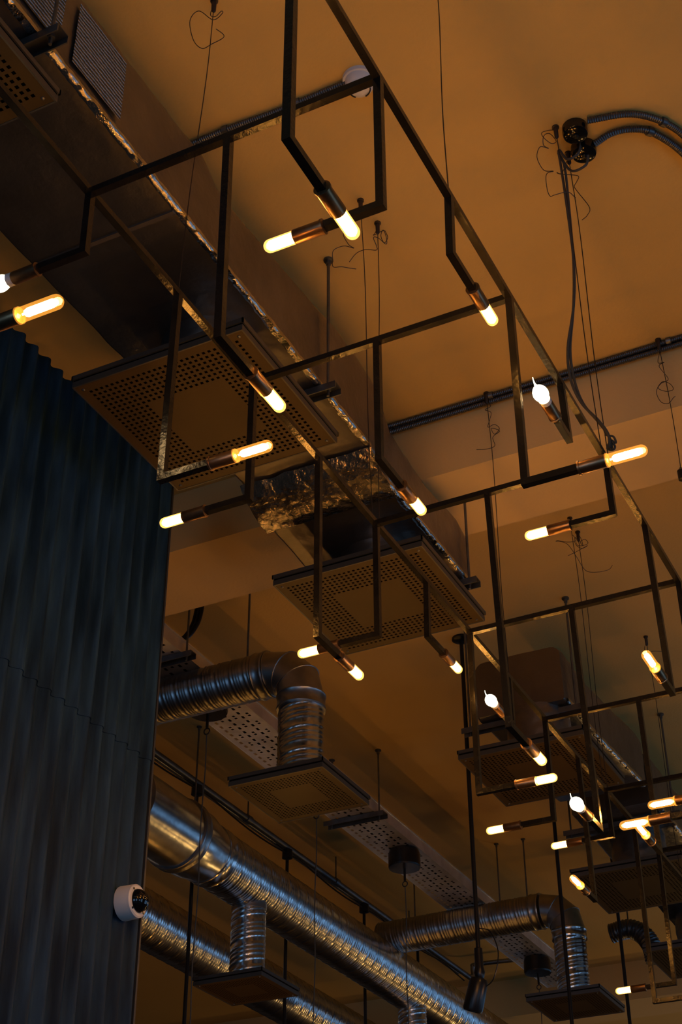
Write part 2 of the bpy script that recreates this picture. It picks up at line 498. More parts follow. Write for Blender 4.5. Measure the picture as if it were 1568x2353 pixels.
wire(anchor(1306, 352), (XR+.004, 2.71, RZ+HB), 'wire hanging just under the lower black box beside the cable bundle',
     pix_tail((1306, 352), [(1306, 362), (1285, 400), (1276, 408), (1286, 418), (1320, 412), (1316, 425), (1312, 450), (1318, 465), (1336, 496), (1330, 520), (1320, 542)], 4.0))
wire((XL+.01, 3.535, CE), (XL, 3.58, RZ+HB), 'wire in front of the beam with a curled tail near the conduit bundle middle',
     pix_tail((1120, 900), [(1120, 915), (1125, 930), (1115, 945), (1130, 955), (1122, 968), (1116, 985), (1135, 985), (1146, 995), (1130, 1003), (1125, 990), (1147, 1003), (1128, 1015), (1128, 1032), (1110, 1045), (1090, 1050)], 4.6))
w8 = wire((XR, 3.53, CE), (XR, 3.58, RZ+HB), 'wire in front of the beam near the right edge, carrying a small black clamp',
     pix_tail((1510, 775), [(1512, 800), (1500, 830), (1516, 836), (1504, 850), (1518, 875), (1500, 885), (1494, 905), (1510, 912), (1525, 900), (1520, 888), (1505, 890), (1488, 910), (1492, 930), (1510, 940), (1525, 930), (1528, 920)], 4.5))
MB().lathe([(0, .004), (.004, .011), (.034, .012), (.04, .006), (.046, .003)], (XR+.001, 3.552, 3.985), (0, 0, 1), 14).build('wire_clamp', M_blackplastic, w8)
wire(anchor(1310, 1190), (XL-.004, 4.44, RZ+HB), 'left wire of the far pair under the beam, with a long loose tail',
     pix_tail((1310, 1190), [(1312, 1230), (1317, 1240), (1300, 1248), (1280, 1247), (1272, 1244), (1280, 1243), (1300, 1255), (1315, 1280), (1327, 1305), (1340, 1315), (1365, 1319), (1385, 1311), (1392, 1298)], 5.4))
wire(anchor(1328, 1222), (XL+.004, 4.455, RZ+HB), 'right wire of the far pair, with a knot of small loops at its anchor',
     pix_tail((1328, 1222), [(1328, 1232), (1320, 1240), (1325, 1255), (1338, 1258), (1348, 1248), (1342, 1238), (1333, 1248), (1338, 1257), (1330, 1230), (1318, 1238), (1324, 1258), (1335, 1262), (1345, 1252), (1320, 1270), (1302, 1282)], 5.4))
wire((XL, 5.285, CE), (XL, 5.33, RZ+HB), 'farthest wire, above the bare filament bulb at the right edge',
     pix_tail((1485, 1455), [(1485, 1468), (1477, 1480), (1485, 1492), (1497, 1490), (1518, 1487)], 6.2))

# ------------------------------------------------------------------ ceiling fittings near the right
def conduit(name, pts, r, label, group, pitch=0.006, clips=()):
    path = smooth_path(pts, 30)
    L = sum((path[i+1]-path[i]).length for i in range(len(path)-1))
    # resample finely so that the rings of the armour show
    n = max(8, int(L/pitch*4)); res = []; acc = [0.0]
    for i in range(len(path)-1): acc.append(acc[-1]+(path[i+1]-path[i]).length)
    j = 0
    for i in range(n+1):
        s = L*i/n
        while j < len(acc)-2 and acc[j+1] < s: j += 1
        tt = (s-acc[j])/max(1e-9, acc[j+1]-acc[j]); res.append(path[j].lerp(path[j+1], tt))
    t = thing(name, res[0], label, 'conduit', group)
    MB().tube(res, r, 10, radf=lambda s, k: r*(0.90+0.10*math.sin(2*math.pi*s/pitch))).build('conduit_sleeve', M_conduit, t)
    for c in clips:
        p = res[int(c*n)]; d = (res[min(n, int(c*n)+1)]-res[max(0, int(c*n)-1)]).normalized()
        MB().lathe([(-.007, r*1.02), (-.007, r*1.3), (.007, r*1.3), (.007, r*1.02)], p, d, 12).build('clip', M_zinc, t)
    return t


for i, (px, py, lab) in enumerate([(1321, 293, 'black ceiling junction box nearer the top of the photo'), (1341, 338, 'black ceiling junction box with an orange glint, lower of the two')]):
    p = at_z(px, py, CE)
    t = thing('junction_box', p, lab, 'junction box', 'junction boxes on the ceiling')
    MB().lathe([(0, .033), (.022, .033), (.028, .031), (.031, .026), (.032, .0)], p, (0, 0, -1), 28).build('housing', M_blackgloss, t)
    MB().lathe([(.03, .007), (.036, .007), (.038, .004)], p, (0, 0, -1), 12).build('cable_gland', M_blackplastic, t)
zc = CE-0.011
conduit('flexible_conduit', [at_z(1350, 277, zc), at_z(1450, 262, zc), at_z(1530, 283, zc), at_z(1590, 330, zc), at_z(1650, 420, zc), at_z(1720, 560, zc), at_z(1790, 690, zc)], .0098,
        'grey flexible conduit arching from the upper junction box', 'arching conduits', clips=(.2,))
conduit('flexible_conduit', [at_z(1368, 330, zc), at_z(1405, 307, zc), at_z(1450, 297, zc), at_z(1500, 305, zc), at_z(1570, 352, zc), at_z(1640, 440, zc), at_z(1700, 570, zc), at_z(1765, 695, zc)], .0098,
        'grey flexible conduit arching from the lower junction box', 'arching conduits', clips=(.16,))

# power cables from the boxes down to the rail
cbT = [(1334, 318), (1328, 350), (1303, 366), (1287, 345), (1292, 380), (1302, 470), (1316, 600), (1318, 700), (1308, 800), (1314, 870), (1335, 925), (1372, 965), (1398, 998), (1404, 1030)]
for i, lab in enumerate(['grey power cable looping from the upper black box to the right rail', 'grey power cable looping from the lower black box to the right rail']):
    pts = []
    for j, (a, b) in enumerate(cbT):
        if i == 1 and j == 0: a, b = 1346, 355
        if i == 1 and j == 1: a, b = 1343, 378
        if i == 1 and j == 2: a, b = 1312, 390
        if i == 1 and j == 3: a, b = 1281, 350
        f = j/(len(cbT)-1)
        pts.append(at_y(a+i*3.5+3*math.sin(j*1.3+i*2), b+i*2, 2.665+0.03*f+0.007*i))
    o = MB().tube(smooth_path(pts, 7), .0034, 8).build('power_cable', M_cable)
    tag(o, lab, 'cable', 'power cables to the chandelier')
t = tag(MB().tube(smooth_path([at_y(a, b, 2.70) for a, b in ((1388, 985), (1395, 1000), (1410, 1003), (1416, 1018), (1404, 1012), (1396, 1030), (1408, 1034), (1414, 1026), (1402, 1008))], 6), .0026, 6).build('cable_tie_knot', M_cable),
        'knot of tied cable ends where the power cables meet the right rail', 'cable')

# smoke detector
p = at_z(826, 181, CE)
t = thing('smoke_detector', p, 'round white smoke detector on the ceiling behind the near crossbar', 'smoke detector')
MB().lathe([(0, .042), (.012, .042), (.013, .038)], p, (0, 0, -1), 36).build('base', M_white, t)
c = MB().lathe([(.012, .037), (.030, .034), (.038, .028), (.041, .018), (.041, .0)], p, (0, 0, -1), 36).build('sensor_cap', M_white, t)
v = MB()
for k in range(3):
    a0 = 2*math.pi*k/3+.3
    pts = [p+Vector((.027*math.cos(a0+j*.22), .027*math.sin(a0+j*.22), -.0395)) for j in range(6)]
    v.tube(pts, .0018, 6)
v.build('vent_slot', M_blackplastic, c)
MB().lathe([(.040, .003), (.0425, .003)], p, (0, 0, -1), 10).build('indicator', M_blackplastic, c)
conduit('flexible_conduit', [at_z(796, 190, zc), at_z(760, 204, zc), at_z(640, 254, zc), at_z(545, 288, zc), at_z(470, 318, zc), at_z(430, 336, zc)], .0085,
        'flexible conduit running from the smoke detector to the foil duct', None, clips=(.3, .75))

# conduit bundle along the front of the beam
for i, (dy, dz, lab) in enumerate([(0.0, 0.0, 'rearmost flexible conduit of the bundle in the corner of the beam'),
                                   (-.019, .0015, 'front flexible conduit of the bundle in the corner of the beam'),
                                   (-.010, -.0165, 'lowest flexible conduit of the bundle in the corner of the beam')]):
    pts = [Vector((x, BY0-.0105+dy, CE-.0105+dz+.002*math.sin(x*3+i*2))) for x in (-1.62, -1.3, -.95, -.6, -.25, .2, .7)]
    conduit('flexible_conduit', pts, .0092, lab, 'conduits along the beam', clips=(.17, .42, .63) if i == 1 else ())


# ------------------------------------------------------------------ foil ducts
def foil_duct(sections, rnd=.035, seed=0, amp=.004):
    """sections: (y, x0, x1, z0, z1) -> wrinkled soft box along y"""
    out = []
    # refine along y
    secs = []
    for a, b in zip(sections[:-1], sections[1:]):
        n = max(1, int((b[0]-a[0])/.03))
        for k in range(n):
            f = k/n; secs.append(tuple(a[i]+(b[i]-a[i])*f for i in range(5)))
    secs.append(sections[-1])
    loop = []
    m = 10
    for (cx, cz, sx, sz) in ((0, 0, 1, 1), (1, 0, -1, 1), (1, 1, -1, -1), (0, 1, 1, -1)):
        loop.append((cx, cz, sx, sz))
    vs = []; fs = []; cnt = None
    for y, x0, x1, z0, z1 in secs:
        ring = []
        r = rnd
        def side(p, q, n=m): return [p.lerp(q, k/n) for k in range(n)]
        A = Vector((x0, 0, z0)); B = Vector((x1, 0, z0)); Cc = Vector((x1, 0, z1)); D = Vector((x0, 0, z1))
        rb = 0.010
        def arc(c, r, a0, n=4): return [c+Vector((r*math.cos(a0+math.pi/2*k/n), 0, r*math.sin(a0+math.pi/2*k/n))) for k in range(n)]
        ring += side(A+Vector((rb, 0, 0)), B-Vector((rb, 0, 0)))
        ring += arc(Vector((x1-rb, 0, z0+rb)), rb, -math.pi/2)
        ring += side(Vector((x1, 0, z0+rb)), Vector((x1, 0, z1-r)))
        ring += arc(Vector((x1-r, 0, z1-r)), r, 0)
        ring += side(Vector((x1-r, 0, z1)), Vector((x0+r, 0, z1)))
        ring += arc(Vector((x0+r, 0, z1-r)), r, math.pi/2)
        ring += side(Vector((x0, 0, z1-r)), Vector((x0, 0, z0+rb)))
        ring += arc(Vector((x0+rb, 0, z0+rb)), rb, math.pi)
        cnt = len(ring)
        cx, cz = (x0+x1)/2, (z0+z1)/2
        for p in ring:
            q = Vector((p.x*4+seed, y*4, p.z*4))
            d = Vector((p.x-cx, 0, p.z-cz)).normalized()
            k = amp*(noise.noise(q)+.6*noise.noise(q*3.1)+.35*noise.noise(q*7.3))
            vs.append((p.x+d.x*k, y, p.z+d.z*k))
    n = len(secs)
    for i in range(n-1):
        for k in range(cnt):
            fs.append((i*cnt+k, i*cnt+(k+1) % cnt, (i+1)*cnt+(k+1) % cnt, (i+1)*cnt+k))
    fs.append(tuple(range(cnt-1, -1, -1))); fs.append(tuple((n-1)*cnt+k for k in range(cnt)))
    return MB().add(vs, fs)


def edge_tape(y0, y1, x, z, seed, wdt=.013, xf=None, zf=None):
    """crumpled foil strip folded over the lower right edge"""
    vs = []; fs = []; n = int((y1-y0)/.008)
    for i in range(n+1):
        y = y0+(y1-y0)*i/n
        xx = x if xf is None else xf(y); zz = z if zf is None else zf(y)
        j = lambda s, a=.0022: a*noise.noise(Vector((y*26, s*5.3+seed, s)))+a*.7*noise.noise(Vector((y*70, s*3.3+seed, 2.0)))
        row = [(xx-wdt*.9+j(1, .004), zz-.003+j(2, .0015)), (xx-.006+j(3), zz-.0045+j(4)), (xx+.005+j(5), zz-.003+j(6)), (xx+.0045+j(7), zz+.007+j(8)), (xx+.004+j(9, .0015), zz+wdt*.9+j(10, .004))]
        vs += [(a, y, b) for a, b in row]
    for i in range(n):
        for k in range(4): fs.append((i*5+k, i*5+k+1, (i+1)*5+k+1, (i+1)*5+k))
    return MB().add(vs, fs)


DX0, DX1, DZ0, DZ1 = -1.85, -1.435, 4.04, 4.312
nd = thing('air_duct', ((DX0+DX1)/2, 1.2, DZ0), 'long foil-wrapped rectangular duct under the ceiling, nearest the camera', 'air duct', 'foil-wrapped ducts')
foil_duct([(-1.0, DX0, DX1, DZ0, DZ1), (2.08, DX0, DX1, DZ0, DZ1+.012), (2.13, DX0, DX1, DZ0, DZ1+.012), (2.2, DX0, DX1, DZ0, DZ1-.03), (2.45, DX0, DX1, DZ0, DZ1-.02),
           (2.85, DX0, DX1, DZ0, DZ1+.02), (3.06, DX0, DX1, DZ0, DZ1+.015), (3.13, DX0-.005, DX1+.005, DZ0-.012, DZ1-.01), (3.19, DX0, DX1+.012, 3.985, 4.195),
           (3.45, DX0, DX1+.005, 3.975, 4.165), (3.70, DX0, DX1+.008, 3.972, 4.19), (3.80, DX0, DX1+.002, 3.968, 4.175)], seed=1).build('duct_body', M_foil, nd, angle=1.0)
edge_tape(-1.0, 3.07, DX1, DZ0, 3).build('edge_tape', M_foilside, nd, angle=1.5)
edge_tape(3.12, 3.80, DX1+.006, 3.978, 5).build('edge_tape', M_foilside, nd, angle=1.5)
for k, (y, x0, x1) in enumerate([(2.04, DX0, DX1)]):
    MB().box(x0+.01, x1-.012, y-.006, y+.006, DZ0-.007, DZ0+.004).build('seam_tape', M_seam, nd, smooth=False)


def side_patch(y0, y1, z0, z1, x):
    vs = []; fs = []; n, m = 14, 10
    for i in range(n+1):
        for j in range(m+1):
            y = y0+(y1-y0)*i/n; z = z0+(z1-z0)*j/m
            vs.append((x+.0012*noise.noise(Vector((y*30, z*30, 1))), y, z))
    for i in range(n):
        for j in range(m): fs.append((i*(m+1)+j, (i+1)*(m+1)+j, (i+1)*(m+1)+j+1, i*(m+1)+j+1))
    k = len(vs); vs += [(v[0]-.008, v[1], v[2]) for v in vs]
    fs += [tuple(q+k for q in reversed(f)) for f in fs]
    return MB().add(vs, fs)


side_patch(1.60, 1.782, 4.075, 4.268, DX1+.006).build('foil_patch', M_patch, nd)
side_patch(1.33, 1.552, 4.075, 4.262, DX1+.006).build('foil_patch', M_patch, nd)
# insulation flange across the bottom where the duct drops under the beam
fl = MB()
for i in range(1):
    vs = []; fs = []; n = 40
    for a in range(n+1):
        x = DX0-.004+(DX1-DX0+.012)*a/n
        for b, (y, z) in enumerate(((3.06, 4.034), (3.085, 4.008), (3.12, 3.996), (3.15, 3.982), (3.19, 3.972), (3.23, 3.970))):
            vs.append((x, y+.01*noise.noise(Vector((x*14, b*3.0, 0))), z-.003+.004*noise.noise(Vector((x*22, b*2.0, 4)))))
    for a in range(n):
        for b in range(5): fs.append((a*6+b, a*6+b+1, (a+1)*6+b+1, (a+1)*6+b))
    fl.add(vs, fs)
fl.build('crumpled_flange', M_foilside, nd, angle=1.5)

d2 = thing('air_duct', (-1.64, 5.2, 4.04), 'shorter foil-wrapped duct beyond the beam with its square end facing the camera', 'air duct', 'foil-wrapped ducts')
foil_duct([(4.80, -1.815, -1.468, 4.045, 4.272), (4.83, -1.818, -1.462, 4.04, 4.276), (5.10, -1.81, -1.465, 4.04, 4.27), (5.62, -1.81, -1.435, 4.04, 4.29), (5.70, -1.81, -1.43, 4.05, 4.285)], rnd=.04, seed=9).build('duct_body', M_foil, d2, angle=1.0)
edge_tape(4.82, 5.69, -1.46, 4.045, 8, wdt=.018, xf=lambda y: -1.463+(max(0, y-5.1))*.05).build('edge_tape', M_foilside, d2, angle=1.5)
d3 = thing('air_duct', (-1.63, 6.6, 4.04), 'farthest foil-wrapped duct, dim behind the lower right bulbs', 'air duct', 'foil-wrapped ducts')
foil_duct([(5.86, -1.81, -1.44, 4.045, 4.27), (6.4, -1.81, -1.44, 4.04, 4.27), (7.9, -1.81, -1.44, 4.04, 4.27)], rnd=.04, seed=19).build('duct_body', M_foil, d3, angle=1.0)
edge_tape(5.88, 7.88, -1.44, 4.045, 28, wdt=.018).build('edge_tape', M_foilside, d3, angle=1.5)


# ------------------------------------------------------------------ trapeze hangers
def hanger(x0, x1, y, z, label, group='duct hangers', both=True, w=.019, top0=CE, name='duct_hanger'):
    """channel across under a duct on two threaded rods"""
    t = thing(name, ((x0+x1)/2, y, z), label, 'hanger', group)
    ch_ = MB()
    ch_.box(x0-.03, x1+.03, y-w, y+w, z-.003, z)
    ch_.box(x0-.03, x1+.03, y-w, y-w+.003, z-.022, z-.003)
    ch_.box(x0-.03, x1+.03, y+w-.003, y+w, z-.022, z-.003)
    ch_.build('channel', M_zinc, t, smooth=False)
    for x in ((x0, x1) if both else (x1,)):
        MB().tube([(x, y, z-.03), (x, y, CE)], .0042, 8, radf=lambda s, k: .0042+.0006*math.sin(s*900)).build('threaded_rod', M_zinc, t)
        MB().lathe([(0, .0145), (.005, .0145), (.006, .007), (.02, .007)], (x, y, CE), (0, 0, -1), 12).build('ceiling_anchor', M_zinc, t)
        MB().lathe([(0, .009), (.008, .009)], (x, y, z-.011), (0, 0, 1), 6).build('nut', M_zinc, t)
    return t


hanger(-1.90, -1.405, 1.50, 4.032, 'hanger under the near foil duct beside the ribbed foil patches')
hanger(-1.90, -1.416, 2.77, 4.032, 'hanger under the near foil duct behind the nearest full diffuser')
hanger(-1.90, -1.415, 3.745, 3.962, 'hanger at the far end of the near foil duct')
hanger(-1.865, -1.440, 4.85, 4.032, 'hanger under the square end of the duct beyond the beam')
hanger(-1.86, -1.398, 5.99, 4.034, 'hanger holding the farthest foil duct')


# ------------------------------------------------------------------ diffusers
def axis_cells(n, lo, hi, margin, frac=.5):
    """edges of a row of n holes between lo and hi"""
    p = (hi-lo-2*margin)/n; e = [lo]
    cells = []
    for i in range(n):
        a = lo+margin+p*(i+.5-frac/2); b = a+p*frac
        e += [a, b]
    e.append(hi); return e


def perforated(x0, x1, y0, y1, z, n, blank, margin=.022):
    ex = axis_cells(n, x0, x1, margin); ey = axis_cells(n, y0, y1, margin)
    W = len(ex); vs = [(x, y, z) for y in ey for x in ex]; fs = []
    lo = (n-blank)//2; hi = lo+blank
    for j in range(len(ey)-1):
        for i in range(W-1):
            if i % 2 == 1 and j % 2 == 1:
                a, b = i//2, j//2
                if not (lo <= a < hi and lo <= b < hi): continue
            fs.append((j*W+i, (j+1)*W+i, (j+1)*W+i+1, j*W+i+1))
    return MB().add(vs, fs)


DIFF = 'square perforated ceiling diffusers'


def diffuser(x0, x1, y0, y1, z, top, neck_r, label, n=28, blank=14, neck=True, box=False):
    t = thing('air_diffuser', ((x0+x1)/2, (y0+y1)/2, z), label, 'air diffuser', DIFF)
    perforated(x0, x1, y0, y1, z, n, blank).build('face_plate', M_panel, t, smooth=False)
    rim = MB()
    h = .016; k = .004
    for (a, b, c_, d) in ((x0-k, x1+k, y0-k, y0), (x0-k, x1+k, y1, y1+k), (x0-k, x0, y0, y1), (x1, x1+k, y0, y1)):
        rim.box(a, b, c_, d, z-.001, z+h)
    g = .007
    for (a, b, c_, d) in ((x0-g, x1+g, y0-g, y0-g+.004), (x0-g, x1+g, y1+g-.004, y1+g), (x0-g, x0-g+.004, y0-g, y1+g), (x1+g-.004, x1+g, y0-g, y1+g)):
        rim.box(a, b, c_, d, z+h+.005, z+h+.018)
    rim.build('rim', M_panelrim, t, smooth=False)
    MB().box(x0-.002, x1+.002, y0-.002, y1+.002, z+.014, z+h+.019).build('plenum', M_hole, t, smooth=False)
    for sx in (0, 1):
        for sy in (0, 1):
            x = (x0+.016, x1-.016)[sx]; y = (y0+.016, y1-.016)[sy]
            MB().lathe([(0, .0042), (.0015, .0040), (.0028, .0022)], (x, y, z), (0, 0, -1), 10).build('screw', M_zinc, t)
    if neck:
        cx, cy = (x0+x1)/2, (y0+y1)/2
        L = top-(z+h+.018)
        MB().tube([(cx, cy, z+h+.016+L*i/24) for i in range(25)], neck_r, 32,
                  radf=lambda s, q: neck_r*(1+.03*noise.noise(Vector((s*40, math.cos(q*6.28)*3, math.sin(q*6.28)*3))))).build('neck', M_foil, t)
    return t


PZ = 3.82
diffuser(-1.850, -1.375, 1.03, 1.506, PZ, 4.05, .13, 'diffuser cut off by the upper left corner of the photo')
diffuser(-1.855, -1.383, 2.26, 2.745, PZ, 4.05, .13, 'large square diffuser in front of the corrugated wall, left of centre')
diffuser(-1.86, -1.385, 3.295, 3.765, PZ, 3.98, .125, 'square diffuser at the far end of the near duct, in the middle of the photo')
diffuser(-1.84, -1.372, 4.66, 5.13, PZ, 4.05, .12, 'square diffuser under the duct beyond the beam, behind the flame-tip bulbs')
diffuser(-1.868, -1.39, 5.97, 6.48, PZ, 4.05, .12, 'dim square diffuser beyond the lower right bulbs')
diffuser(-1.89, -1.42, 7.08, 7.56, PZ, 4.05, .12, 'farthest dim diffuser under the foil duct near the right edge')


# ------------------------------------------------------------------ spiral ducts
def spiral_rad(r, pitch=.062, ribs=3, d=.0026, seam=.0040):
    def f(s, k):
        u = (s/pitch - k) % 1.0
        a = 0.0
        for i in range(ribs):
            c = .24+.19*i
            a += d*math.exp(-((u-c)/.055)**2)
        dd = min(u, 1-u)
        return r + a + seam*math.exp(-(dd/.035)**2)
    return f


def spiral_pipe(a, b, r, parent, name='spiral_pipe', m=None, pitch=.062, seg=40, step=.0045, **k):
    a = Vector(a); b = Vector(b); L = (b-a).length; n = max(4, int(L/step))
    return MB().tube([a.lerp(b, i/n) for i in range(n+1)], r, seg, radf=spiral_rad(r, pitch, **k)).build(name, m or M_galv, parent, angle=1.2)


def elbow(c, a, b, R, r, parent, m=None, gores=3, name='elbow'):
    """gored bend: centre line leaves c along -a, turns to b; a, b unit vectors"""
    a = Vector(a); b = Vector(b); o = Vector(c)
    mb = MB(); pts = []
    for i in range(gores+1):
        t = math.pi/2*i/gores
        pts.append(o + a*(R*math.sin(t)) + b*(R*(1-math.cos(t))))
    # straight gores, with a small bead at each joint
    seg = 32; side = a.cross(b)
    vs = []; fs = []; rows = []
    for i, p in enumerate(pts):
        t = math.pi/2*i/gores
        tang = a*math.cos(t)+b*math.sin(t); nrm = b*math.cos(t)-a*math.sin(t)
        k = 1/math.cos(math.pi/4/gores) if 0 < i < gores else 1
        for off, rr in ((-.003, 0), (-.0015, .003), (.0015, .003), (.003, 0)):
            if (i == 0 and off < 0) or (i == gores and off > 0): continue
            row = []
            for j in range(seg):
                q = 2*math.pi*j/seg
                row.append(p+tang*off+(nrm*math.cos(q)*k+side*math.sin(q))*(r+rr))
            rows.append(row)
    for row in rows: vs += row
    for i in range(len(rows)-1):
        for j in range(seg): fs.append((i*seg+j, i*seg+(j+1) % seg, (i+1)*seg+(j+1) % seg, (i+1)*seg+j))
    return mb.add(vs, fs).build(name, m or M_galvdull, parent, angle=.5)


def collar(p, ax, r, w, parent, name='collar', m=None):
    return MB().lathe([(-w/2, r*.99), (-w/2, r+.006), (-w/2+.006, r+.0075), (-w/2+.012, r+.004), (w/2-.012, r+.004), (w/2-.006, r+.0075), (w/2, r+.006), (w/2, r*.99)], p, ax, 40).build(name, m or M_galvdull, parent, angle=.6)


SP = 'spiral ducts'
# branch with an elbow down to the small diffuser
bx, by, bz, br = -2.27, 4.235, 4.103, .083
t = thing('spiral_duct', (bx, by, bz), 'spiral duct with an elbow turning down to the small diffuser left of centre', 'spiral duct', SP)
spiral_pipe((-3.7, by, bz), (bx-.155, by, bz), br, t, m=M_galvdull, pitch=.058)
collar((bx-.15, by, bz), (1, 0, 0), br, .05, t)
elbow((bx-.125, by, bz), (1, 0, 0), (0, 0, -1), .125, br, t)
collar((bx, by, bz-.15), (0, 0, 1), br, .06, t)
spiral_pipe((bx, by, bz-.165), (bx, by, 3.636), br-.003, t, pitch=.09)
diffuser(-2.447, -2.095, 4.06, 4.412, 3.6, 3.66, br, 'small square diffuser under the vertical spiral duct with an elbow', n=24, blank=12, neck=False)

# main duct along the room, its drop and diffuser
mx, mz, mr = -3.29, 3.94, .129
t = thing('spiral_duct', (mx, 6.5, mz), 'thick spiral duct running diagonally across the lower left', 'spiral duct', SP)
spiral_pipe((mx, 5.30, mz), (mx, 9.4, mz), mr, t, pitch=.085)
collar((mx, 5.30, mz), (0, 1, 0), mr, .07, t, m=M_galv)
MB().lathe([(0, .150), (.42, .150), (.424, .156), (.436, .156), (.44, .150), (.52, .150), (.60, .133), (.64, .133)], (mx, 4.64, mz+.0), (0, 1, 0), 44).build('reducer', M_galv, t, angle=.5)
collar((mx, 5.05, mz), (0, 1, 0), .152, .05, t, m=M_galvdull)
px5, py5 = mx, 5.67
spiral_pipe((px5, py5, 3.485), (px5, py5, mz-.06), .077, t, name='drop_pipe', pitch=.10)
MB().lathe([(0, .080), (.03, .080), (.045, .084)], (px5, py5, mz-.135), (0, 0, 1), 36).build('saddle', M_galvdull, t)
diffuser(px5-.165, px5+.165, py5-.165, py5+.165, 3.45, 3.5, .077, 'small diffuser hanging from the thick spiral duct at the lower left', n=24, blank=12, neck=False)
spiral_pipe((mx, 7.45, 3.3), (mx, 7.45, mz-.06), .075, t, name='drop_pipe', pitch=.10)

t = thing('spiral_duct', (-3.9, 6.0, 3.895), 'lower spiral duct behind the security camera, with golden reflections', 'spiral duct', SP)
spiral_pipe((-3.9, 4.4, 3.895), (-3.9, 9.0, 3.87), .127, t, pitch=.085)

# cross duct and its drop
t = thing('spiral_duct', (-2.7, 7.07, 4.1), 'far spiral duct crossing the ceiling to an elbow and a drop', 'spiral duct', SP)
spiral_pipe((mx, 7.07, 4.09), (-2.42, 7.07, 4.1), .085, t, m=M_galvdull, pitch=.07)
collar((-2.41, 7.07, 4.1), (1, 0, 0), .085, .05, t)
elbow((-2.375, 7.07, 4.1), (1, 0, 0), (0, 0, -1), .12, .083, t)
collar((-2.255, 7.07, 3.955), (0, 0, 1), .081, .05, t, m=M_galv)
spiral_pipe((-2.255, 7.07, 3.94), (-2.255, 7.07, 3.636), .079, t, name='drop_pipe', pitch=.09)
diffuser(-2.43, -2.07, 6.87, 7.25, 3.6, 3.66, .08, 'dark small diffuser at the bottom right under the far spiral duct', n=24, blank=12, neck=False)
# curved flexible duct behind
t = thing('flexible_duct', (-2.1, 7.6, 4.0), 'dark curved flexible duct behind the far spiral drop', 'flexible duct')
pp = smooth_path([(-2.20, 7.62, 4.12), (-2.10, 7.62, 4.13), (-2.03, 7.62, 4.09), (-1.99, 7.62, 4.02), (-1.98, 7.62, 3.94)], 20)
MB().tube(pp, .05, 24, radf=lambda s, k: .05+.003*math.sin(s*420)).build('flexible_sleeve', M_conduit, t)
MB().tube([(-2.10, 7.62, 4.17), (-2.10, 7.62, CE)], .004, 8).build('strap_rod', M_zinc, t)

# rods for the round ducts
for (x, y, z, lab) in ((-2.50, 4.235, bz+br-.004, 'thin rod holding the spiral duct above its elbow'), (mx, 5.17, mz+.148, 'thin rod from the ceiling to the thick end of the main spiral duct'),
                       (-3.09, 7.07, 4.175, 'left thin rod above the far cross duct'), (-2.61, 7.07, 4.18, 'middle thin rod above the far cross duct'), (-2.46, 7.07, 4.18, 'right thin rod above the far cross duct')):
    t = thing('duct_rod', (x, y, CE), lab, 'rod', 'rods holding round ducts')
    MB().tube([(x, y, CE), (x, y, z)], .0042, 8).build('threaded_rod', M_zinc, t)
    MB().lathe([(0, .012), (.005, .012), (.006, .006), (.018, .006)], (x, y, CE), (0, 0, -1), 12).build('ceiling_anchor', M_zinc, t)

# ------------------------------------------------------------------ cable tray
TX0, TX1, TZ = -2.905, -2.69, 4.19
tr = thing('cable_tray', ((TX0+TX1)/2, 6.0, TZ), 'slotted metal cable tray running under the ceiling above the spiral ducts', 'cable tray')


def tray_bottom(y0, y1):
    p = .04; n = int((y1-y0)/p)
    ex = [TX0]
    wx = (TX1-TX0-.03)/6
    for i in range(6):
        a = TX0+.015+wx*(i+.32); ex += [a, a+wx*.36]
    ex.append(TX1)
    ey = []
    for j in range(n):
        b = y0+p*j
        ey += [b, b+p*.1, b+p*.4, b+p*.6, b+p*.9]
    ey.append(y0+p*n)
    W = len(ex); vs = [(x, y, TZ) for y in ey for x in ex]; fs = []
    for j in range(len(ey)-1):
        for i in range(W-1):
            if i % 2 == 1:
                c = i//2; m = j % 5
                if c % 2 == 0 and m in (1, 2): continue
                if c % 2 == 1 and m in (3,) and (j//5) % 2 == 0: continue
                if c % 2 == 1 and m in (1,) and (j//5) % 2 == 1: continue
            fs.append((j*W+i, (j+1)*W+i, (j+1)*W+i+1, j*W+i+1))
    return MB().add(vs, fs)


tray_bottom(3.95, 8.6).build('tray_floor', M_tray, tr, smooth=False)
for x in (TX0, TX1):
    MB().box(x-.0012, x+.0012, 3.95, 8.59, TZ-.001, TZ+.055).box(x-.004, x+.004, 3.95, 8.59, TZ+.052, TZ+.058).build('side_rail', M_tray, tr, smooth=False)
MB().box(TX0+.02, TX1-.02, 3.95, 8.59, TZ+.02, TZ+.03).build('cable_layer', M_blackplastic, tr, smooth=False, label='black cables lying in the tray')
hanger(TX0-.012, TX1+.014, 4.09, TZ-.002, 'hanger under the tray beside the corrugated wall', 'tray hangers', name='tray_hanger')
hanger(TX0-.012, TX1+.014, 5.755, TZ-.002, 'hanger under the tray beyond the small diffuser', 'tray hangers', name='tray_hanger', w=.026)
for i, lab in enumerate(('left black cable bending from the ceiling into the tray', 'middle black cable bending from the ceiling into the tray', 'right black cable bending from the ceiling into the tray')):
    x = -2.748+.0145*i
    o = MB().tube(smooth_path([(x+.03, 4.2, CE), (x+.03, 4.2, 4.44), (x+.02, 4.19, 4.37), (x-.01, 4.17, 4.31), (x-.05, 4.11, 4.262), (x-.06, 3.98, 4.232)], 8), .0062, 8).build('black_cable', M_blackplastic)
    tag(o, lab, 'cable', 'cables entering the tray')

